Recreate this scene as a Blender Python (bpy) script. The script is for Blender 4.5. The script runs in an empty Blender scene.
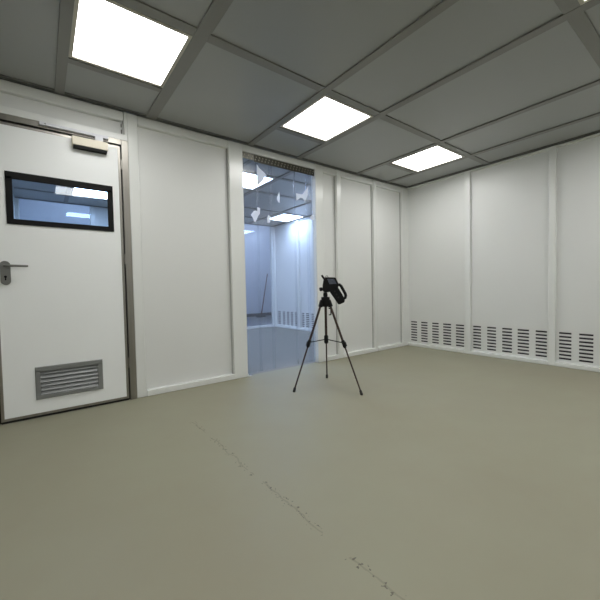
import bpy, bmesh, math, random
from mathutils import Vector, Matrix, Quaternion
random.seed(4)
S = 0.9            # survey units -> metres
H = 2.652          # ceiling height (survey units)
sc = bpy.context.scene
C = sc.collection

# ------------------------------------------------------------------ materials
def mat(name, col, rough=0.5, metal=0.0, spec=0.5, var=0.0, vscale=3.0, bump=0.0, bscale=60.0, stretch=None):
    m = bpy.data.materials.new(name); m.use_nodes = True
    nt = m.node_tree; b = nt.nodes['Principled BSDF']
    b.inputs['Roughness'].default_value = rough
    b.inputs['Metallic'].default_value = metal
    b.inputs['Specular IOR Level'].default_value = spec
    b.inputs['Base Color'].default_value = (*col, 1)
    tc = nt.nodes.new('ShaderNodeTexCoord')
    src = tc.outputs['Object']
    if stretch:
        mp = nt.nodes.new('ShaderNodeMapping'); mp.inputs['Scale'].default_value = stretch
        nt.links.new(src, mp.inputs['Vector']); src = mp.outputs['Vector']
    if var:
        n = nt.nodes.new('ShaderNodeTexNoise'); n.inputs['Scale'].default_value = vscale
        n.inputs['Detail'].default_value = 5
        nt.links.new(src, n.inputs['Vector'])
        r = nt.nodes.new('ShaderNodeValToRGB')
        r.color_ramp.elements[0].position = 0.3; r.color_ramp.elements[1].position = 0.7
        r.color_ramp.elements[0].color = (*[c * (1 - var) for c in col], 1)
        r.color_ramp.elements[1].color = (*[min(1, c * (1 + var)) for c in col], 1)
        nt.links.new(n.outputs['Fac'], r.inputs['Fac'])
        nt.links.new(r.outputs['Color'], b.inputs['Base Color'])
    if bump:
        n2 = nt.nodes.new('ShaderNodeTexNoise'); n2.inputs['Scale'].default_value = bscale
        nt.links.new(src, n2.inputs['Vector'])
        bp = nt.nodes.new('ShaderNodeBump'); bp.inputs['Strength'].default_value = bump
        bp.inputs['Distance'].default_value = 0.002
        nt.links.new(n2.outputs['Fac'], bp.inputs['Height'])
        nt.links.new(bp.outputs['Normal'], b.inputs['Normal'])
    return m

def emit(name, col, st):
    m = bpy.data.materials.new(name); m.use_nodes = True
    nt = m.node_tree; nt.nodes.clear()
    e = nt.nodes.new('ShaderNodeEmission'); e.inputs['Color'].default_value = (*col, 1); e.inputs['Strength'].default_value = st
    o = nt.nodes.new('ShaderNodeOutputMaterial'); nt.links.new(e.outputs[0], o.inputs['Surface'])
    return m

def clear(name, tint, rough=0.03, ior=1.45, haze=0.0):
    """clear sheet: tinted transmission plus a fresnel reflection, a little haze"""
    m = bpy.data.materials.new(name); m.use_nodes = True
    nt = m.node_tree; nt.nodes.clear()
    t = nt.nodes.new('ShaderNodeBsdfTransparent'); t.inputs['Color'].default_value = (*tint, 1)
    g = nt.nodes.new('ShaderNodeBsdfGlossy'); g.inputs['Roughness'].default_value = rough
    lw = nt.nodes.new('ShaderNodeLayerWeight'); lw.inputs['Blend'].default_value = 0.5
    pw = nt.nodes.new('ShaderNodeMath'); pw.operation = 'POWER'; pw.inputs[1].default_value = 5.0
    nt.links.new(lw.outputs['Facing'], pw.inputs[0])
    r0 = ((ior - 1) / (ior + 1)) ** 2
    f = nt.nodes.new('ShaderNodeMath'); f.operation = 'MULTIPLY_ADD'; f.inputs[1].default_value = 1 - r0; f.inputs[2].default_value = r0
    nt.links.new(pw.outputs[0], f.inputs[0])
    mx = nt.nodes.new('ShaderNodeMixShader')
    nt.links.new(f.outputs[0], mx.inputs[0]); nt.links.new(t.outputs[0], mx.inputs[1]); nt.links.new(g.outputs[0], mx.inputs[2])
    out = mx
    if haze:
        d = nt.nodes.new('ShaderNodeBsdfDiffuse'); d.inputs['Color'].default_value = (0.75, 0.8, 0.9, 1)
        m2 = nt.nodes.new('ShaderNodeMixShader'); m2.inputs[0].default_value = haze
        nt.links.new(mx.outputs[0], m2.inputs[1]); nt.links.new(d.outputs[0], m2.inputs[2]); out = m2
    o = nt.nodes.new('ShaderNodeOutputMaterial'); nt.links.new(out.outputs[0], o.inputs['Surface'])
    return m

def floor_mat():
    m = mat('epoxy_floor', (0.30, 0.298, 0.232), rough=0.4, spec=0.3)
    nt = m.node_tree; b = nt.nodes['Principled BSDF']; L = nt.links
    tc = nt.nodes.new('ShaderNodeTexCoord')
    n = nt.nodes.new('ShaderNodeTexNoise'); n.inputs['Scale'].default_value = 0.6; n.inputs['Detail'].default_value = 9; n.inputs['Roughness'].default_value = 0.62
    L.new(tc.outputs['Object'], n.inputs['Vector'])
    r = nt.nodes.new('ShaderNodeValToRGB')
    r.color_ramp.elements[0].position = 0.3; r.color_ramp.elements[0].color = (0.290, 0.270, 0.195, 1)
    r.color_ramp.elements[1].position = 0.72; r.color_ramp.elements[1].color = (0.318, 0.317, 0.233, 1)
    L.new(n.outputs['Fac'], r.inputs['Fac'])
    # roughness mottling (foot traffic)
    n2 = nt.nodes.new('ShaderNodeTexNoise'); n2.inputs['Scale'].default_value = 2.5; n2.inputs['Detail'].default_value = 4
    L.new(tc.outputs['Object'], n2.inputs['Vector'])
    mr = nt.nodes.new('ShaderNodeMapRange'); mr.inputs['To Min'].default_value = 0.42; mr.inputs['To Max'].default_value = 0.56
    L.new(n2.outputs['Fac'], mr.inputs['Value']); L.new(mr.outputs[0], b.inputs['Roughness'])
    sep = nt.nodes.new('ShaderNodeSeparateXYZ'); L.new(tc.outputs['Object'], sep.inputs[0])
    def math_(op, a, bb=None):
        k = nt.nodes.new('ShaderNodeMath'); k.operation = op
        for i, v in enumerate((a, bb)):
            if v is None: continue
            if isinstance(v, (int, float)): k.inputs[i].default_value = v
            else: L.new(v, k.inputs[i])
        return k.outputs[0]
    # worn seam in the coating, running along Y at X = -4.02: a hairline and chipped flecks
    nw = nt.nodes.new('ShaderNodeTexNoise'); nw.inputs['Scale'].default_value = 9
    L.new(tc.outputs['Object'], nw.inputs['Vector'])
    wob = math_('MULTIPLY', math_('SUBTRACT', nw.outputs['Fac'], 0.5), 0.06)
    d = math_('ABSOLUTE', math_('ADD', math_('ADD', sep.outputs['X'], 4.022 * S), wob))
    hair = math_('LESS_THAN', d, 0.0035)
    band = math_('LESS_THAN', d, 0.02)
    nf = nt.nodes.new('ShaderNodeTexNoise'); nf.inputs['Scale'].default_value = 62; nf.inputs['Detail'].default_value = 4
    L.new(tc.outputs['Object'], nf.inputs['Vector'])
    fl = math_('GREATER_THAN', nf.outputs['Fac'], 0.615)
    ng = nt.nodes.new('ShaderNodeTexNoise'); ng.inputs['Scale'].default_value = 3.3
    L.new(tc.outputs['Object'], ng.inputs['Vector'])
    gate = math_('GREATER_THAN', ng.outputs['Fac'], 0.43)
    inroom = math_('LESS_THAN', sep.outputs['Y'], -0.9 * S)
    chips = math_('MULTIPLY', math_('MULTIPLY', band, fl), gate)
    hairg = math_('MULTIPLY', math_('MULTIPLY', hair, gate), 0.22)
    wear = math_('MULTIPLY', math_('MAXIMUM', math_('MULTIPLY', chips, 0.75), hairg), inroom)
    # sparse little scuffs anywhere
    vo = nt.nodes.new('ShaderNodeTexVoronoi'); vo.inputs['Scale'].default_value = 1.25
    L.new(tc.outputs['Object'], vo.inputs['Vector'])
    sp = math_('LESS_THAN', vo.outputs['Distance'], 0.013)
    wear = math_('MAXIMUM', wear, math_('MULTIPLY', sp, 0.7))
    mx = nt.nodes.new('ShaderNodeMix'); mx.data_type = 'RGBA'
    L.new(wear, mx.inputs['Factor']); L.new(r.outputs['Color'], mx.inputs['A'])
    mx.inputs['B'].default_value = (0.07, 0.06, 0.05, 1)
    L.new(mx.outputs['Result'], b.inputs['Base Color'])
    return m

def film(name, col):
    m = bpy.data.materials.new(name); m.use_nodes = True
    nt = m.node_tree; nt.nodes.clear()
    n = nt.nodes.new('ShaderNodeTexNoise'); n.inputs['Scale'].default_value = 25
    r = nt.nodes.new('ShaderNodeValToRGB'); r.color_ramp.elements[0].color = (*[c * .9 for c in col], 1); r.color_ramp.elements[1].color = (*col, 1)
    nt.links.new(n.outputs['Fac'], r.inputs['Fac'])
    d = nt.nodes.new('ShaderNodeBsdfDiffuse'); t = nt.nodes.new('ShaderNodeBsdfTranslucent'); mx = nt.nodes.new('ShaderNodeMixShader')
    nt.links.new(r.outputs[0], d.inputs[0]); nt.links.new(r.outputs[0], t.inputs[0])
    nt.links.new(d.outputs[0], mx.inputs[1]); nt.links.new(t.outputs[0], mx.inputs[2])
    mx.inputs[0].default_value = .65
    o = nt.nodes.new('ShaderNodeOutputMaterial'); nt.links.new(mx.outputs[0], o.inputs['Surface'])
    return m

M = dict(
    panel=mat('panel_paint', (0.735, 0.745, 0.73), 0.42, var=0.012, vscale=1.2, bump=0.05, bscale=90),
    post=mat('post_paint', (0.77, 0.785, 0.765), 0.22, var=0.01),
    door=mat('door_laminate', (0.90, 0.92, 0.92), 0.38, var=0.01, vscale=2),
    groove=mat('dark_joint', (0.14, 0.14, 0.135), 0.7, var=0.1),
    greywall=mat('grey_wall_paint', (0.62, 0.63, 0.62), 0.5, var=0.02),
    joint=mat('gap_shade_grey', (0.42, 0.42, 0.41), 0.7, var=0.05),  # grey that stands in for shade in the gaps beside posts
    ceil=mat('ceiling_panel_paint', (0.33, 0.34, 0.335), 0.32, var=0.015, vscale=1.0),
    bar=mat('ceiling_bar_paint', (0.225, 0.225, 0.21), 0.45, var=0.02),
    lamp_frame=mat('lamp_frame_paint', (0.5, 0.47, 0.4), 0.4, var=0.02),
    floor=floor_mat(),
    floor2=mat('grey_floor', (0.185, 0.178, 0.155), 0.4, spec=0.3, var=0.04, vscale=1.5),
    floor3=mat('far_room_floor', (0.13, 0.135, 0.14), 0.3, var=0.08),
    steel=mat('brushed_steel', (0.33, 0.315, 0.285), 0.38, metal=1.0, var=0.08, vscale=25, stretch=(1, 1, 0.05)),
    closer=mat('silver_paint', (0.82, 0.77, 0.65), 0.55, metal=0.1, spec=0.25, var=0.03),
    alu=mat('white_aluminium', (0.68, 0.69, 0.73), 0.5, metal=0.1, spec=0.3, var=0.03),
    grille=mat('grey_aluminium', (0.27, 0.28, 0.28), 0.38, metal=0.5, var=0.05),
    handle=mat('dull_steel', (0.22, 0.22, 0.21), 0.35, metal=0.8, var=0.05),
    black=mat('black_plastic', (0.006, 0.006, 0.0065), 0.5, spec=0.2, var=0.1),
    rubber=mat('black_rubber', (0.015, 0.015, 0.015), 0.7, var=0.1),
    gasket=mat('black_glazing_frame', (0.006, 0.006, 0.006), 0.6, spec=0.2, var=0.1),
    bronze=mat('bronze_tube', (0.055, 0.035, 0.028), 0.35, metal=0.5, var=0.1),
    screen=mat('screen_glass', (0.10, 0.115, 0.15), 0.12, var=0.25, vscale=40),
    rail=mat('galvanised_dark', (0.07, 0.068, 0.055), 0.45, metal=0.6, var=0.2, vscale=30),
    stud=mat('stud_metal', (0.34, 0.32, 0.26), 0.4, metal=0.4, var=0.1),
    railpale=mat('galvanised_pale', (0.22, 0.215, 0.19), 0.45, metal=0.5, var=0.15, vscale=30),
    paper=film('white_film', (0.97, 0.97, 0.97)),
    dark=mat('duct_dark', (0.035, 0.028, 0.04), 0.8, var=0.2),
    wood=mat('brown_stick', (0.10, 0.035, 0.03), 0.5, var=0.2, vscale=10),
    skirt=mat('dark_skirting', (0.10, 0.10, 0.11), 0.5, var=0.1),
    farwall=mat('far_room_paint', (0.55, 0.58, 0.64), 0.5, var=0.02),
    pvc=clear('clear_pvc', (0.968, 0.978, 0.994), 0.22, 1.4, haze=0.02),
    glass=clear('door_glass', (0.88, 0.94, 0.985), 0.01, 1.5),
    glass2=clear('partition_glass', (0.94, 0.96, 0.985), 0.02, 1.6),
    lamp=emit('led_main', (1.0, 0.995, 0.972), 11.3),
    lamp2=emit('led_cool', (0.52, 0.675, 1.0), 20.5),
    lamp3=emit('led_far', (0.64, 0.77, 1.0), 42.0),
)

# ------------------------------------------------------------------ mesh helper
class MB:
    def __init__(s): s.v = []; s.f = []; s.mi = []; s.smooth = []
    def add(s, vs, fs, mi=0, smooth=False):
        o = len(s.v); s.v += [Vector(v) for v in vs]
        for f in fs: s.f.append([i + o for i in f]); s.mi.append(mi); s.smooth.append(smooth)
        return s
    def box(s, x0, x1, y0, y1, z0, z1, mi=0):
        x0, x1 = sorted((x0, x1)); y0, y1 = sorted((y0, y1)); z0, z1 = sorted((z0, z1))
        vs = [(x, y, z) for x in (x0, x1) for y in (y0, y1) for z in (z0, z1)]
        return s.add(vs, [(0, 1, 3, 2), (4, 6, 7, 5), (0, 4, 5, 1), (2, 3, 7, 6), (0, 2, 6, 4), (1, 5, 7, 3)], mi)
    def obox(s, c, ax, ay, az, mi=0):   # oriented box: centre and three half-axes
        c = Vector(c); ax, ay, az = map(Vector, (ax, ay, az))
        vs = [c + i * ax + j * ay + k * az for i in (-1, 1) for j in (-1, 1) for k in (-1, 1)]
        return s.add(vs, [(0, 1, 3, 2), (4, 6, 7, 5), (0, 4, 5, 1), (2, 3, 7, 6), (0, 2, 6, 4), (1, 5, 7, 3)], mi)
    def tube(s, pts, rad, n=12, mi=0, cap=True, closed=False):
        pts = [Vector(p) for p in pts]; k = len(pts)
        rads = rad if isinstance(rad, (list, tuple)) else [rad] * k
        rings = []; t0 = None
        for i, p in enumerate(pts):
            if closed: t = pts[(i + 1) % k] - pts[i - 1]
            else: t = pts[min(i + 1, k - 1)] - pts[max(i - 1, 0)]
            t.normalize()
            if t0 is None:
                ref = Vector((0, 0, 1)) if abs(t.z) < .9 else Vector((1, 0, 0))
                a = t.cross(ref).normalized()
            else:
                a = (a - a.dot(t) * t).normalized()
            t0 = t; b = t.cross(a)
            rings.append([p + rads[i] * (math.cos(2 * math.pi * j / n) * a + math.sin(2 * math.pi * j / n) * b) for j in range(n)])
        vs = [v for r in rings for v in r]; fs = []
        for i in range(k if closed else k - 1):
            q = (i + 1) % k
            for j in range(n):
                fs.append((i * n + j, i * n + (j + 1) % n, q * n + (j + 1) % n, q * n + j))
        s.add(vs, fs, mi, True)
        if cap and not closed:
            s.add(rings[0], [list(range(n))[::-1]], mi); s.add(rings[-1], [list(range(n))], mi)
        return s
    def prism(s, poly, fn0, fn1, mi=0):   # polygon mapped to two faces
        n = len(poly); vs = [fn0(*p) for p in poly] + [fn1(*p) for p in poly]
        fs = [list(range(n))[::-1], list(range(n, 2 * n))] + [(i, (i + 1) % n, n + (i + 1) % n, n + i) for i in range(n)]
        return s.add(vs, fs, mi)
    def build(s, name, mats, parent=None, bevel=0, origin=None, world=True):
        """vertices are in survey units in world space; stored relative to the parent / origin"""
        me = bpy.data.meshes.new(name)
        o = Vector(origin) if origin is not None else (Vector(parent['o']) if parent is not None else Vector((0, 0, 0)))
        me.from_pydata([(v - o) * S for v in s.v], [], s.f)
        ml = mats if isinstance(mats, (list, tuple)) else [mats]
        for m in ml: me.materials.append(M[m])
        for p, i, sm in zip(me.polygons, s.mi, s.smooth): p.material_index = i; p.use_smooth = sm
        bm = bmesh.new(); bm.from_mesh(me); bmesh.ops.recalc_face_normals(bm, faces=bm.faces); bm.to_mesh(me); bm.free()
        ob = bpy.data.objects.new(name, me); C.objects.link(ob)
        ob['o'] = tuple(o)
        if parent is not None: ob.parent = parent
        else: ob.location = o * S
        if bevel:
            bv = ob.modifiers.new('bevel', 'BEVEL'); bv.width = bevel; bv.segments = 2; bv.limit_method = 'ANGLE'; bv.harden_normals = False
        return ob

def empty(name, loc, label, cat, group=None):
    e = bpy.data.objects.new(name, None); C.objects.link(e); e.location = Vector(loc) * S; e['o'] = tuple(loc)
    e.empty_display_size = .1
    return tag(e, label, cat, group)
def tag(o, label, cat, group=None):
    o['label'] = label; o['category'] = cat
    if group: o['group'] = group
    return o
def struct(o): o['kind'] = 'structure'; return o
NT = [0]
def trim(mb, m, bevel=0.0):
    NT[0] += 1
    return struct(mb.build('trim_%d' % NT[0], m, bevel=bevel))

XL, YB = -6.95, -6.6           # the main room's other two walls
D = 4.13                        # glazed partition of the room beyond
E3 = 7.55                       # end wall of the third room
XN = -5.22                      # left wall of the room beyond

# ------------------------------------------------------------------ floors
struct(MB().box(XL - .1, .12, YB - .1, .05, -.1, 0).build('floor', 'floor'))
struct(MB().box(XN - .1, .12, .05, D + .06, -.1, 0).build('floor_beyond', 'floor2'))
struct(MB().box(-6, 2.7, D + .06, E3 + .1, -.1, 0).build('floor_far', 'floor3'))

# ------------------------------------------------------------------ ceilings and their grid
def ceiling(name, x0, x1, y0, y1, xs, rows, lights, H=H):
    """xs: bar centre lines along Y; rows: bar centre lines along X; lights: openings (x0,x1,y0,y1)"""
    mb = MB()
    ex = sorted(set([x0, x1] + [v for l in lights for v in l[:2]]))
    ey = sorted(set([y0, y1] + [v for l in lights for v in l[2:]]))
    for i in range(len(ex) - 1):
        for j in range(len(ey) - 1):
            cx, cy = (ex[i] + ex[i + 1]) / 2, (ey[j] + ey[j + 1]) / 2
            if any(l[0] < cx < l[1] and l[2] < cy < l[3] for l in lights): continue
            mb.box(ex[i], ex[i + 1], ey[j], ey[j + 1], H, H + .06)
    struct(mb.build(name, 'ceil'))
    for (x, w) in xs: trim(MB().box(x - w / 2, x + w / 2, y0 + .03, y1 - .03, H - .012, H), 'bar', .002)
    for (y, w, xa, xb) in rows: trim(MB().box(xa, xb, y - w / 2, y + w / 2, H - .0105, H), 'bar', .002)

def light(x0, x1, y0, y1, label, m='lamp', group='square ceiling light panels', H=H):
    cx, cy = (x0 + x1) / 2, (y0 + y1) / 2
    e = empty('ceiling_light', (cx, cy, H - .008), label, 'ceiling light', group)
    fr = MB(); w = .022
    fr.box(x0, x1, y0, y0 + w, H - .01, H + .04).box(x0, x1, y1 - w, y1, H - .01, H + .04)
    fr.box(x0, x0 + w, y0 + w, y1 - w, H - .01, H + .04).box(x1 - w, x1, y0 + w, y1 - w, H - .01, H + .04)
    fr.box(x0, x1, y0, y1, H + .041, H + .06)
    fr.build('lamp_frame', 'lamp_frame', e)
    d = MB().box(x0 + w, x1 - w, y0 + w, y1 - w, H - .004, H + .006)
    d.build('diffuser', m, e)

LA = []
lx = [(-4.692, -4.063), (-2.925, -2.297), (-1.163, -.535), (-6.455, -5.838)]
ly = [(-1.247, -.56), (-3.5, -2.822), (-5.75, -5.07)]
lab = {(0, 0): 'large bright ceiling light panel above the steel framed door',
       (1, 0): 'bright ceiling light panel in front of the strip curtain, middle of the near row',
       (2, 0): 'bright ceiling light panel nearest the corner where both walls meet',
       (1, 1): 'ceiling light panel cut by the top edge of the photo, only a sliver shows',
       (0, 1): 'ceiling light panel above the camera on the door side of the room',
       (3, 1): 'added ceiling light panel in the back left corner of the room, behind the camera',  # unseen lamp, put in to brighten the door
       (3, 2): 'added ceiling light panel of the rear row behind the camera, by the side wall',  # unseen rear row, added to light the lower walls more evenly
       (1, 2): 'added ceiling light panel in the middle of the rear row behind the camera',
       (2, 2): 'added ceiling light panel of the rear row behind the camera, by the slotted wall',
       (2, 1): 'ceiling light panel above the slotted wall, out of frame at upper right'}
for i, (a0, a1) in enumerate(lx):
    for j, (b0, b1) in enumerate(ly):
        if (i, j) in ((3, 0), (0, 2)): continue
        LA.append((a0, a1, b0, b1)); light(a0, a1, b0, b1, lab[(i, j)])
bx = [(-6.49, .08), (-5.8, .075), (-4.725, .066), (-4.018, .09), (-2.958, .066), (-2.262, .07), (-1.196, .066), (-.5, .066)]
rows = []
for y, w in ((-.515, .06), (-1.29, .075), (-2.78, .085), (-3.54, .07), (-5.03, .07), (-5.79, .07)):
    xs_ = [XL + .03] + [v for (x, w_) in bx for v in (x - w_ / 2, x + w_ / 2)] + [-.03]
    for k in range(0, len(xs_), 2):
        # the short bar closing each lamp field runs only across the lamp columns
        if y == -.515 and (xs_[k + 1] - xs_[k]) > .75: continue
        if xs_[k] > -.5 and y == -.515: continue
        rows.append((y, w, xs_[k], xs_[k + 1]))
ceiling('ceiling', XL, .1, YB, .04, bx, rows, LA)
# thin dark shadow joint where ceiling meets walls
trim(MB().box(XL + .03, 0, -.03, 0, H - .009, H), 'groove')
trim(MB().box(-.03, 0.03, YB, -.03, H - .009, H), 'groove')

LN = [(-2.68, -2.075, .825, 1.49), (-.635, -.045, 2.69, 3.38), (-4.46, -3.86, 2.9, 3.42)]
light(*LN[0], 'cool ceiling light panel seen through the upper left of the strip curtain', 'lamp2', 'cool ceiling lights beyond the curtain')
light(*LN[1], 'cool ceiling light panel deeper behind the strip curtain, beside the slotted wall', 'lamp2', 'cool ceiling lights beyond the curtain')
light(*LN[2], 'cool ceiling light panel seen through the door window', 'lamp2', 'cool ceiling lights beyond the curtain')
LH = [(-2.68, -2.075, 2.69, 3.38), (-4.46, -3.86, .825, 1.49), (-.635, -.045, .825, 1.49)]  # unseen lamps added to even out the light on the slotted wall
light(*LH[0], 'added cool light panel of the room beyond, hidden behind the panel left of the curtain', 'lamp2', 'cool ceiling lights beyond the curtain')
light(*LH[1], 'added cool light panel of the room beyond, hidden just behind the door head', 'lamp2', 'cool ceiling lights beyond the curtain')
light(*LH[2], 'added cool ceiling light panel hidden behind the wall panels right of the curtain', 'lamp2', 'cool ceiling lights beyond the curtain')
nbx = [(-4.5, .06), (-3.8, .07), (-2.72, .06), (-2.035, .07), (-.74, .06)]
nrows = []
for y, w in ((.785, .06), (1.56, .07), (2.64, .06), (3.44, .06)):
    xs_ = [XN + .03] + [v for (x, w_) in nbx for v in (x - w_ / 2, x + w_ / 2)] + [-.03]
    for k in range(0, len(xs_), 2): nrows.append((y, w, xs_[k], xs_[k + 1]))
ceiling('ceiling_beyond', XN - .1, .1, .06, D, nbx, nrows, LN + LH)
trim(MB().box(-.03, .03, .1, D - .03, H - .009, H), 'groove')
trim(MB().box(XN + .01, -.031, D - .05, D - .02, H - .009, H), 'groove')
H3 = 4.2
L3 = [(-4.4, -3.7, 5.5, 6.2), (-1.6, -.9, 5.5, 6.2), (.9, 1.6, 5.5, 6.2)]  # lamps out of view, placed up here to light the end wall
for l, p in zip(L3, ('at its left end', 'in its middle', 'at its right end')):
    light(*l, 'unseen high ceiling light of the tall farthest room, ' + p, 'lamp3', 'lights of the farthest room', H=H3)
ceiling('ceiling_far', -6, 2.7, D, E3 + .1, [], [], L3, H=H3)

# ------------------------------------------------------------------ left wall (plane Y = 0): panels are set back 25 mm behind the posts
PY0, PY1 = .05, .09
w = MB()
w.box(XL, -5.245, PY0, PY1, 0, H)                    # left of the door
w.box(-5.245, -4.225, PY0, PY1, 2.43, H)             # over the door
w.box(-4.14, -3.22, PY0, PY1, 0, H)                  # panel between door and curtain
w.box(-1.85, .1, PY0, PY1, 0, H)                     # panels right of the curtain
struct(w.build('wall_left', 'panel'))
# posts
def post(x0, x1, z0=0, z1=H - .016, y1=PY1): return trim(MB().box(x0, x1, 0, y1, z0, z1), 'post', .006)
post(-5.36, -5.246); post(-4.226, -4.138)
trim(MB().box(-4.252, -4.226, 0.0, .03, 2.43, H - .016), 'post', .002)
post(-3.222, -3.052)
post(-1.988, -1.848); post(-1.605, -1.518); post(-.838, -.765); trim(MB().box(-.122, 0, 0, PY1, 0, H - .016), 'post', .006)
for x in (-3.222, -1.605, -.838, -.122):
    trim(MB().box(x - .009, x, .034, PY0, .058, 2.553), 'joint')  # thin strip coloured as the shadow gap at the post's left side
# header profile under the ceiling and the bottom rail
for x0, x1 in ((XL, -5.36), (-5.246, -4.253), (-4.138, -3.222), (-1.848, -1.605), (-1.518, -.838), (-.765, -.122)):
    trim(MB().box(x0, x1, .004, PY0 + .03, 2.553, H - .016), 'post', .008)
trim(MB().box(-3.052, -1.988, .004, .09, 2.562, H - .016), 'post', .004)
for x0, x1 in ((XL, -5.36), (-4.138, -3.222), (-1.848, -1.605), (-1.518, -.838), (-.765, -.122)):
    trim(MB().box(x0, x1, -.004, PY0 + .02, 0, .058), 'post', .006)
# strip above the door frame
trim(MB().box(-5.245, -4.226, .0, PY0 + .03, 2.376, 2.432), 'post', .004)
# little dark clips at the end of the lintel panel
trim(MB().box(-4.275, -4.268, .016, .026, 2.50, 2.53).box(-4.275, -4.268, .016, .026, 2.435, 2.475), 'groove')

# ------------------------------------------------------------------ right wall (plane X = 0), its posts, rail and slotted bays
RX0 = .045
struct(MB().box(RX0, .13, YB, D + .06, .435, H).box(RX0, .13, YB, D + .06, 0, .06)
       .box(RX0 + .06, .13, YB, D + .06, .06, .435).build('wall_right', 'panel'))
posts_r = [(-6.13, -6.06), (-5.11, -5.04), (-4.09, -4.02), (-3.075, -3.005), (-2.065, -1.993), (-1.05, -.968), (0.0, .09), (1.0, 1.075), (2.02, 2.09), (3.03, 3.11), (4.085, 4.2)]
for a0, a1 in posts_r: trim(MB().box(0, .1, a0, a1, .0, H - .016), 'post', .006)
edge = [YB] + [v for p in posts_r for v in p]
for k in range(0, len(edge) - 1, 2):
    if k + 1 < len(edge) and edge[k + 1] - edge[k] > .1:
        trim(MB().box(-.006, RX0 + .02, edge[k], edge[k + 1], 0, .05), 'post', .006)
        trim(MB().box(0.004, RX0 + .02, edge[k], edge[k + 1], 2.615, H - .016), 'post', .004)

def grille(y_hi, y_lo, cols, label, group='slotted vents along the foot of the right wall'):
    """a bay of slotted vents: five plates pierced by eight slots, with a dark duct behind"""
    cy = (y_hi + y_lo) / 2
    e = empty('vent_grille', (RX0, cy, .06), label, 'vent', group)
    z0, z1 = .06, .435
    cols = sorted(cols)
    cuts = [y_lo] + [(cols[i][1] + cols[i + 1][0]) / 2 for i in range(len(cols) - 1)] + [y_hi]
    for i, (c0, c1) in enumerate(cols):
        mb = MB(); xa, xb = RX0, RX0 + .006
        mb.box(xa, xb, cuts[i], c0, z0, z1).box(xa, xb, c1, cuts[i + 1], z0, z1)
        n = 8; t0, t1 = .084, .411; pit = (t1 - t0 - .021) / (n - 1); zz = z0
        for k in range(n):
            s0 = t0 + k * pit
            mb.box(xa, xb, c0, c1, zz, s0); zz = s0 + .021

        mb.box(xa, xb, c0, c1, zz, z1)
        mb.build('slot_column', 'panel', e)
    MB().box(RX0 + .045, RX0 + .055, y_lo, y_hi, z0, z1).build('duct', 'dark', e)
k_ = 1.0092
def sh(y): return -3.429 + (y + 3.429) * k_
A_ = [(-.177, -.063), (-.368, -.251), (-.56, -.447), (-.761, -.632), (-.959, -.834)]
B_ = [(-1.2, -1.082), (-1.398, -1.281), (-1.595, -1.474), (-1.791, -1.66), (-1.983, -1.862)]
C_ = [(-2.224, -2.104), (-2.422, -2.294), (-2.62, -2.495), (-2.815, -2.69), (-2.99, -2.885)]
f_ = lambda L: [(sh(a), sh(b)) for a, b in L]
grille(0.0, -.968, [(max(a, -.95), b) for a, b in f_(A_)], 'slotted vent bay of the right wall nearest the far corner')
grille(-1.05, -1.993, [(max(a, -1.975), b) for a, b in f_(B_)], 'middle slotted vent bay of the right wall, between its two posts')
grille(-2.065, -3.005, f_(C_), 'slotted vent bay cut by the right edge of the photo')
k2 = lambda L: [(sh(a), sh(b)) for a, b in L]
N1 = k2([(3.13, 3.22), (3.29, 3.395), (3.455, 3.56), (3.63, 3.75), (3.83, 3.96)])
N2 = k2([(2.1, 2.2), (2.29, 2.40), (2.46, 2.58), (2.66, 2.78), (2.84, 2.96)])
grille(4.085, 3.11, N1, 'slotted vents beyond the curtain, nearest the far glass partition', 'slotted vents beyond the curtain')
grille(3.03, 2.09, N2, 'slotted vents beyond the curtain, next to the tripod in view', 'slotted vents beyond the curtain')
for y0, y1 in ((YB, -6.13), (-6.06, -5.11), (-5.04, -4.09), (-4.02, -3.075), (.09, 1.0), (1.075, 2.02)):
    trim(MB().box(RX0, RX0 + .06, y0, y1, .06, .435), 'panel')

# ------------------------------------------------------------------ remaining walls
struct(MB().box(XL - .1, XL, YB, .09, 0, H).build('wall_side', 'greywall'))
struct(MB().box(XL, .1, YB - .1, YB, 0, H).build('wall_back', 'greywall'))
struct(MB().box(XN - .1, XN, .091, D, 0, H).build('wall_beyond', 'panel'))
struct(MB().box(-6, 2.7, E3, E3 + .1, 0, H3).build('wall_end', 'farwall'))
struct(MB().box(2.6, 2.7, D + .06, E3, 0, H3).build('wall_end_right', 'farwall'))
struct(MB().box(-6.1, -6, D, E3, 0, H3).build('wall_end_left', 'farwall'))
struct(MB().box(.1, 2.7, D + .0, D + .06, 0, H).box(-6, 2.7, D, D + .06, H + .06, H3).box(-6, XN - .1, D, D + .06, 0, H + .06).box(XN - .1, 2.7, D + .002, D + .06, H, H + .06).build('wall_end_front', 'farwall'))
struct(MB().box(-6, 2.6, E3 - .015, E3, 0, .11).build('baseboard_end', 'skirt'))
# glazed partition Y = D
struct(MB().box(-4.03, -2.4, D, D + .05, 0, H).build('wall_partition', 'panel'))
for x0, x1 in ((XN, XN + .06), (-4.12, -4.03), (-2.4, -2.31)): trim(MB().box(x0, x1, D - .02, D + .06, 0, H - .016), 'post', .005)
trim(MB().box(-.06, 0.0, D - .03, D + .06, 0, H - .016), 'post', .005)
for n, (x0, x1) in enumerate(((XN + .06, -4.12), (-2.31, -.06))):
    trim(MB().box(x0, x1, D - .025, D + .06, 0, .065), 'post', .005)
    wd = empty('window_%d' % (n + 1), ((x0 + x1) / 2, D, .065),
               ('glazed partition bay behind the strip curtain', 'glazed partition bay seen through the door window')[1 - n], 'window'); struct(wd)
    MB().box(x0, x1, D + .012, D + .02, .065, H).build('glass', 'glass2', wd)

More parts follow.
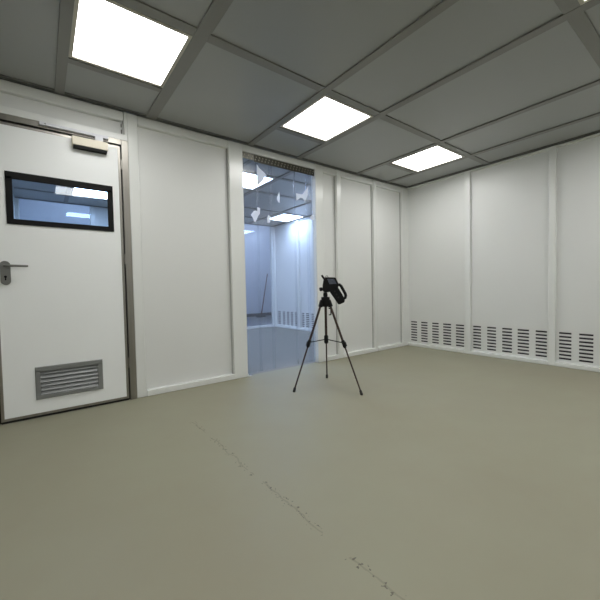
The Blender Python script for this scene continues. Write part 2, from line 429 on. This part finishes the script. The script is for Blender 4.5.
# ------------------------------------------------------------------ door
dr = empty('door_1', (-4.735, 0, 0), 'white steel-framed door with small black-framed window and grey louvre', 'door'); struct(dr)
fr = MB()
FT = 2.376
fr.box(-4.282, -4.226, -.006, .09, 0, FT).box(-5.245, -5.195, -.006, .09, 0, FT).box(-5.195, -4.282, -.006, .09, 2.328, FT)
fr.build('door_frame', 'steel', dr, bevel=.003)
# rebate behind the gap
MB().box(-4.30, -4.282, .03, .09, 0, 2.328).box(-5.195, -5.175, .03, .09, 0, 2.328).box(-5.175, -4.30, .03, .09, 2.30, 2.328).build('door_seal', 'rubber', dr)
lx0, lx1, lz0, lz1, ly0, ly1 = -5.183, -4.294, .02, 2.312, -.004, .055
wx0, wx1, wz0, wz1 = -5.055, -4.402, 1.58, 1.905
gx0, gx1, gz0, gz1 = -4.94, -4.525, .178, .385
lf = MB(); e_ = .02
ax0, ax1, az0, az1 = lx0 + e_, lx1 - e_, lz0 + e_, lz1 - e_
lf.box(ax0, ax1, ly0, ly1, az0, gz0).box(ax0, gx0, ly0, ly1, gz0, gz1).box(gx1, ax1, ly0, ly1, gz0, gz1)
lf.box(ax0, ax1, ly0, ly1, gz1, wz0).box(ax0, wx0, ly0, ly1, wz0, wz1).box(wx1, ax1, ly0, ly1, wz0, wz1).box(ax0, ax1, ly0, ly1, wz1, az1)
lf.build('door_leaf', 'door', dr)
MB().box(lx0, ax0, ly0 - .001, ly1, lz0, lz1).box(ax1, lx1, ly0 - .001, ly1, lz0, lz1).box(ax0, ax1, ly0 - .001, ly1, lz0, az0).box(ax0, ax1, ly0 - .001, ly1, az1, lz1).build('steel_edging', 'steel', dr)
MB().box(lx0, lx1, .01, .05, 0.0, lz0).build('bottom_seal', 'rubber', dr)
vw = MB()
ox0, ox1, oz0, oz1 = -5.093, -4.366, 1.541, 1.943
for (x0, x1, z0, z1) in ((ox0, ox1, oz0, wz0 + .002), (ox0, ox1, wz1 - .018, oz1), (ox0, wx0 + .004, wz0, wz1), (wx1 - .008, ox1, wz0, wz1)):
    vw.box(x0, x1, ly0 - .008, ly0 - .0002, z0, z1)
vo = vw.build('vision_frame', 'gasket', dr)
MB().box(wx0, wx1, .003, .009, wz0, wz1).build('glass', 'glass', vo)
# louvre grille
lg = MB()
for (x0, x1, z0, z1) in ((-4.967, -4.498, .15, gz0 + .002), (-4.967, -4.498, gz1 - .012, .412), (-4.967, gx0 + .006, gz0, gz1), (gx1 - .01, -4.498, gz0, gz1)):
    lg.box(x0, x1, ly0 - .012, ly0 - .0002, z0, z1)
lgo = lg.build('louvre_grille', 'grille', dr, bevel=.002)
for k in range(6):
    z = gz0 + .019 + k * .0335
    MB().obox(((gx0 + gx1) / 2, ly0 + .006, z), ((gx1 - gx0) / 2, 0, 0), (0, .010, .0155), (0, -.0014, .0009)).build('louvre_blade', 'grille', lgo)
MB().box(gx0, gx1, .04, .05, gz0, gz1).build('grille_backing', 'dark', lgo)
# lever handle: rounded plate, lever, key hole
hx, hz0, hz1, hr = -5.116, 1.073, 1.256, .031
pl = [(hx + hr * math.cos(t), hz1 - hr + hr * math.sin(t)) for t in [math.pi * i / 12 for i in range(13)]] + \
     [(hx + hr * math.cos(t), hz0 + hr + hr * math.sin(t)) for t in [math.pi + math.pi * i / 12 for i in range(13)]]
hd = MB().prism(pl, lambda x, z: (x, ly0 - .012, z), lambda x, z: (x, ly0 - .0002, z)).build('door_handle', 'handle', dr)
zl = 1.217
MB().tube([(hx, ly0 - .01, zl), (hx, ly0 - .045, zl), (hx + .008, ly0 - .055, zl), (hx + .03, ly0 - .058, zl), (hx + .12, ly0 - .058, zl), (hx + .138, ly0 - .055, zl)], [.011, .011, .0105, .0095, .0085, .008], 12).build('lever', 'handle', hd)
MB().tube([(hx, ly0 - .012, 1.135), (hx, ly0 - .0145, 1.135)], .009, 14).box(hx - .004, hx + .004, ly0 - .0145, ly0 - .012, 1.108, 1.135).build('keyhole', 'black', hd)
# overhead closer and its slide rail
MB().box(-4.655, -4.397, -.062, ly0 - .0005, 2.232, 2.302).build('door_closer', 'closer', dr, bevel=.003)
MB().box(-4.648, -4.404, -.058, ly0 - .0008, 2.212, 2.231).build('closer_cover', 'gasket', dr)
MB().box(-4.868, -4.385, -.034, -.0065, 2.343, 2.368).build('slide_rail', 'alu', dr, bevel=.002)
MB().tube([(-4.83, -.035, 2.355), (-4.83, -.0365, 2.355)], .005, 10).build('rail_screw', 'groove', dr)
MB().obox((-4.46, -.045, 2.322), (.03, 0, .002), (0, .01, 0), (0, 0, .02)).build('closer_arm', 'alu', dr)
for z in (.35, 1.3, 2.15):
    MB().tube([(-4.288, -.012, z - .045), (-4.288, -.012, z + .045)], .006, 10).build('hinge', 'steel', dr)

# ------------------------------------------------------------------ strip curtain
cu = empty('strip_curtain', (-2.52, .045, 0), 'clear blue-tinted plastic strip curtain hanging in the doorway from a perforated rail', 'strip curtain')
strips = [(-3.048, -2.83, .052), (-2.868, -2.645, .040), (-2.68, -2.285, .052), (-2.322, -2.07, .040), (-2.11, -1.992, .052)]
for i, (x0, x1, y) in enumerate(strips):
    nx, nz = 14, 30; vs = []; fs = []
    z0, z1 = .025, 2.50; ph = i * 1.7
    for th in (0, .0025):
        for a in range(nz + 1):
            for b in range(nx + 1):
                u = b / nx; v = a / nz
                bow = .006 * math.cos(math.pi * (u - .5)) * (1 - .6 * v) + .0022 * math.sin(7 * v + ph + 3 * u) * (1 - v)
                vs.append((x0 + (x1 - x0) * u, y - bow + th, z0 + (z1 - z0) * v))
    N = (nx + 1) * (nz + 1)
    for a in range(nz):
        for b in range(nx):
            p = a * (nx + 1) + b
            fs.append((p, p + 1, p + nx + 2, p + nx + 1)); fs.append((N + p, N + p + nx + 1, N + p + nx + 2, N + p + 1))
    rim = [b for b in range(nx + 1)] + [a * (nx + 1) + nx for a in range(1, nz + 1)] + [nz * (nx + 1) + b for b in range(nx - 1, -1, -1)] + [a * (nx + 1) for a in range(nz - 1, 0, -1)]
    for k in range(len(rim)): p, q = rim[k], rim[(k + 1) % len(rim)]; fs.append((p, q, N + q, N + p))
    MB().add(vs, fs, 0, True).build('strip', 'pvc', cu)
rl = MB().box(-3.05, -1.99, .028, .066, 2.53, 2.562)
rl.build('rail', 'rail', cu)
segs = [(-3.05, -2.895, 2.492, 'railpale'), (-2.893, -2.67, 2.478, 'rail'), (-2.668, -2.44, 2.478, 'rail'), (-2.438, -2.21, 2.478, 'rail'), (-2.208, -1.992, 2.478, 'rail')]
for x0, x1, z0, m in segs:
    mb = MB().box(x0, x1, .022, .0275, z0, 2.555)
    n = max(3, int((x1 - x0) / .042))
    for r_, z in enumerate((2.505, 2.535)):
        for k in range(n):
            cx = x0 + (x1 - x0) * (k + .5 + .25 * (r_ - .5)) / n
            mb.tube([(cx, .0222, z), (cx, .0185, z)], .0075, 8, mi=1)
    mb.build('clamp_plate', [m, 'stud'], cu)

# ------------------------------------------------------------------ white bird-shaped film cut-outs on the strips
birds = [
 ([(-2.856, 2.461), (-2.819, 2.417), (-2.758, 2.382), (-2.72, 2.354), (-2.753, 2.33), (-2.775, 2.279), (-2.831, 2.229), (-2.859, 2.206)], 'large translucent white bird cut-out highest on the curtain, over the light'),
 ([(-2.547, 2.188), (-2.581, 2.12), (-2.585, 2.096), (-2.568, 2.062), (-2.545, 2.053), (-2.54, 2.126)], 'narrow white bird cut-out in the middle of the curtain'),
 ([(-2.29, 2.213), (-2.247, 2.207), (-2.189, 2.212), (-2.143, 2.265), (-2.091, 2.33), (-2.099, 2.213), (-2.124, 2.165), (-2.151, 2.123), (-2.183, 2.162), (-2.216, 2.165), (-2.287, 2.117)], 'white bird cut-out with spread wings at the upper right of the curtain'),
 ([(-2.861, 1.963), (-2.825, 1.953), (-2.829, 1.889), (-2.855, 1.856), (-2.887, 1.79), (-2.91, 1.787), (-2.926, 1.832), (-2.951, 1.863), (-2.91, 1.911), (-2.88, 1.918), (-2.864, 1.911)], 'white bird cut-out lower left on the curtain, wing raised'),
 ([(-2.712, 1.891), (-2.674, 1.864), (-2.689, 1.842), (-2.686, 1.81), (-2.7, 1.793), (-2.729, 1.794), (-2.731, 1.846)], 'small white bird cut-out just left of the deeper ceiling light'),
 ([(-2.065, 1.943), (-2.019, 1.97), (-1.998, 1.97), (-1.998, 1.907), (-2.061, 1.893)], 'small white cut-out at the right edge of the curtain'),
]
for poly, lb in birds:
    ys = .0285
    x0 = sum(p[0] for p in poly) / len(poly); z0 = min(p[1] for p in poly)
    o = MB().prism(poly, lambda x, z: (x, ys, z), lambda x, z: (x, ys + .0015, z)).build('bird_cutout', 'paper', origin=(x0, ys, z0))
    tag(o, lb, 'sticker', 'white bird cut-outs on the strip curtain')
# small white bracket at the foot of the left jamb
tag(MB().box(-3.05, -3.0, .0, .03, 0, .006).box(-3.05, -3.044, .0, .03, .006, .03).build('floor_bracket', 'paper', origin=(-3.03, .015, 0)),
    'tiny white angle bracket on the floor at the left foot of the curtain opening', 'bracket')

# ------------------------------------------------------------------ tripod
T = Vector((-2.663, -.916, 0))
feet = [Vector((-2.996, -.81, 0)), Vector((-2.418, -.642, 0)), Vector((-2.576, -1.297, 0))]
tp = empty('tripod', T, 'black camera tripod with bronze tubes standing on the floor before the curtain', 'tripod')
sk = .8
n_ = Vector((T.x + 4.897, T.y + 3.429, 0)).normalized()     # away from the room's middle
U_ = Vector((n_.y, -n_.x, 0)); W_ = -n_; Z_ = Vector((0, 0, 1))
def P(u, z, w=0): return T + U_ * u + W_ * w + Z_ * z
MB().tube([P(0, .46), P(0, .94)], .0125, 16).build('centre_column', 'bronze', tp)
MB().tube([P(0, .815), P(0, .825), P(0, .905), P(0, .911), P(0, .912), P(0, .922)], [.034, .041, .043, .04, .02, .018], 18).build('shoulder', 'black', tp)
hb = MB().tube([P(0, .445), P(0, .455), P(0, .52), P(0, .53)], [.012, .021, .021, .015], 16)
hb.build('spreader_hub', 'black', tp)
for f in feet:
    d = (f - T).normalized(); top = T + d * .04 + Z_ * .865; ft = f + Z_ * .012
    ax = (ft - top).normalized(); Lg = (ft - top).length
    side = ax.cross(d).normalized()
    kn = top + ax * (Lg * .475)
    leg = MB().tube([top + ax * .03, kn], .0115, 14).build('leg', 'bronze', tp)
    MB().obox(top + ax * .02, side * .019, ax * .035, ax.cross(side) * .017).build('leg_joint', 'black', leg, bevel=.004)
    MB().tube([kn - ax * .035, kn - ax * .03, kn + ax * .025, kn + ax * .04], [.014, .0175, .0175, .011], 14).obox(kn + d * .015, side * .012, ax * .022, ax.cross(side) * .007).build('clamp', 'black', leg, bevel=0)
    MB().tube([kn + ax * .03, ft - ax * .01], .0078, 12).build('lower_tube', 'bronze', leg)
    MB().tube([ft - ax * .035, ft - ax * .025, ft - Z_ * .004, f], [.009, .0125, .0135, .012], 14).build('rubber_foot', 'rubber', leg)
    a0 = T + d * .018 + Z_ * .487
    MB().tube([a0, kn - ax * .012 - d * .012], .0048, 8).build('spreader_arm', 'black', tp)
# pan head, tilt knob, crank
MB().tube([P(0, .915), P(0, .92), P(0, .940), P(0, .95)], [.016, .022, .022, .018], 16).obox(P(-.002, .937), U_ * .018, W_ * .022, Z_ * .0195).build('pan_head', 'black', tp)
MB().tube([P(.03, .80, .02), P(.05, .795, .025), P(.052, .765, .025), P(.05, .735, .025), P(.03, .735, .025)], .0065, 10).build('crank_handle', 'black', tp)

# ------------------------------------------------------------------ handheld instrument clamped on the tripod
base = P(.0, .975)
dv = empty('handheld_instrument', base, 'black handheld instrument with tilted screen and loop handle mounted on the tripod', 'instrument')
# own axes: a = along the screen's upper edge, c = downwards along the body
def poly(pts, w0, w1, mb=None, mi=0):
    return (mb or MB()).prism(pts, lambda u, z: P(u, z, w1), lambda u, z: P(u, z, w0), mi)
poly([(-.012, 1.098), (.0, 1.106), (.098, 1.102), (.106, 1.096), (.135, 1.03), (.128, 1.005), (.112, .985), (.05, .968), (.03, .957), (-.01, .957), (-.028, .975), (-.026, 1.03)], -.035, .03).build('body', 'black', dv, bevel=.006)
poly([(.004, 1.101), (.096, 1.098), (.126, 1.03), (.03, 1.026)], .0302, .038).build('screen_bezel', 'gasket', dv, bevel=.002)
poly([(.019, 1.09), (.088, 1.087), (.112, 1.038), (.04, 1.036)], .0382, .0392).build('screen', 'screen', dv)
poly([(.026, .985), (.075, 1.02), (.125, 1.005), (.16, .945), (.191, .885), (.186, .855), (.138, .834), (.122, .838), (.108, .862)], -.03, .026).build('grip', 'black', dv, bevel=.008)
MB().tube([P(.105, 1.008, .012), P(.118, 1.028, .016), P(.14, 1.03, .018), P(.156, 1.014, .018), P(.195, .94, .016), P(.2, .92, .014), P(.195, .9, .012), P(.178, .89, .01), P(.165, .9, .008)], .0145, 12).build('loop_handle', 'black', dv)
MB().tube([P(-.008, 1.09), P(-.022, 1.11), P(-.033, 1.128)], [.012, .0105, .0095], 12).build('inlet_nozzle', 'black', dv)
MB().tube([P(.004, 1.104, -.01), P(.008, 1.118, -.01), P(.02, 1.122, -.01), P(.028, 1.112, -.01), P(.03, 1.1, -.01)], .0035, 8).build('wire_loop', 'handle', dv)
MB().tube([P(-.022, .992, .0), P(-.034, .99, .005), P(-.052, .987, .008), P(-.056, .986, .009)], [.008, .018, .02, .015], 14).build('side_knob', 'black', dv)
for k in range(3):
    MB().tube([P(.092 + .018 * k, .965 - .03 * k, .0255), P(.092 + .018 * k, .965 - .03 * k, .031)], .0075, 10).build('button', 'rubber', dv)

# ------------------------------------------------------------------ stick leaning in the farthest room
b0, b1 = Vector((1.3, 7.03, 0)), Vector((1.905, E3 - .05, 1.58))
br = empty('broom', b0, 'long thin reddish-brown broom leaning on the end wall of the farthest room', 'broom')
ax = (b1 - b0).normalized()
MB().tube([b0 + ax * .09, b1], [.02, .018], 10).build('handle', 'wood', br)
MB().obox(b0 + Z_ * .045, Vector((.16, -.05, 0)), Vector((.012, .035, 0)), Vector((0, 0, .044))).build('brush_head', 'skirt', br, bevel=.01)

# ------------------------------------------------------------------ world, camera, view
wd = bpy.data.worlds.new('world'); sc.world = wd; wd.use_nodes = True
wd.node_tree.nodes['Background'].inputs[0].default_value = (.5, .52, .55, 1); wd.node_tree.nodes['Background'].inputs[1].default_value = 0.02
cam = bpy.data.cameras.new('camera'); co = bpy.data.objects.new('camera', cam); C.objects.link(co)
cam.sensor_width = 36; cam.lens = 20.2485; cam.clip_start = .02
R = Matrix(((0.794728, 0.036814, -0.605848), (-0.606626, 0.014753, -0.794851), (-0.020324, 0.999213, 0.034057)))
co.matrix_world = Matrix.Translation(Vector((-4.8968, -3.4285, 1.0)) * S) @ R.to_4x4()
sc.camera = co
sc.view_settings.view_transform = 'Standard'; sc.view_settings.look = 'None'
sc.view_settings.exposure = 0.0; sc.view_settings.gamma = 1
sc.view_settings.use_curve_mapping = False
sc.cycles.transparent_max_bounces = 32
sc.cycles.max_bounces = 14; sc.cycles.diffuse_bounces = 8
for o in bpy.data.objects:
    if 'o' in o: del o['o']
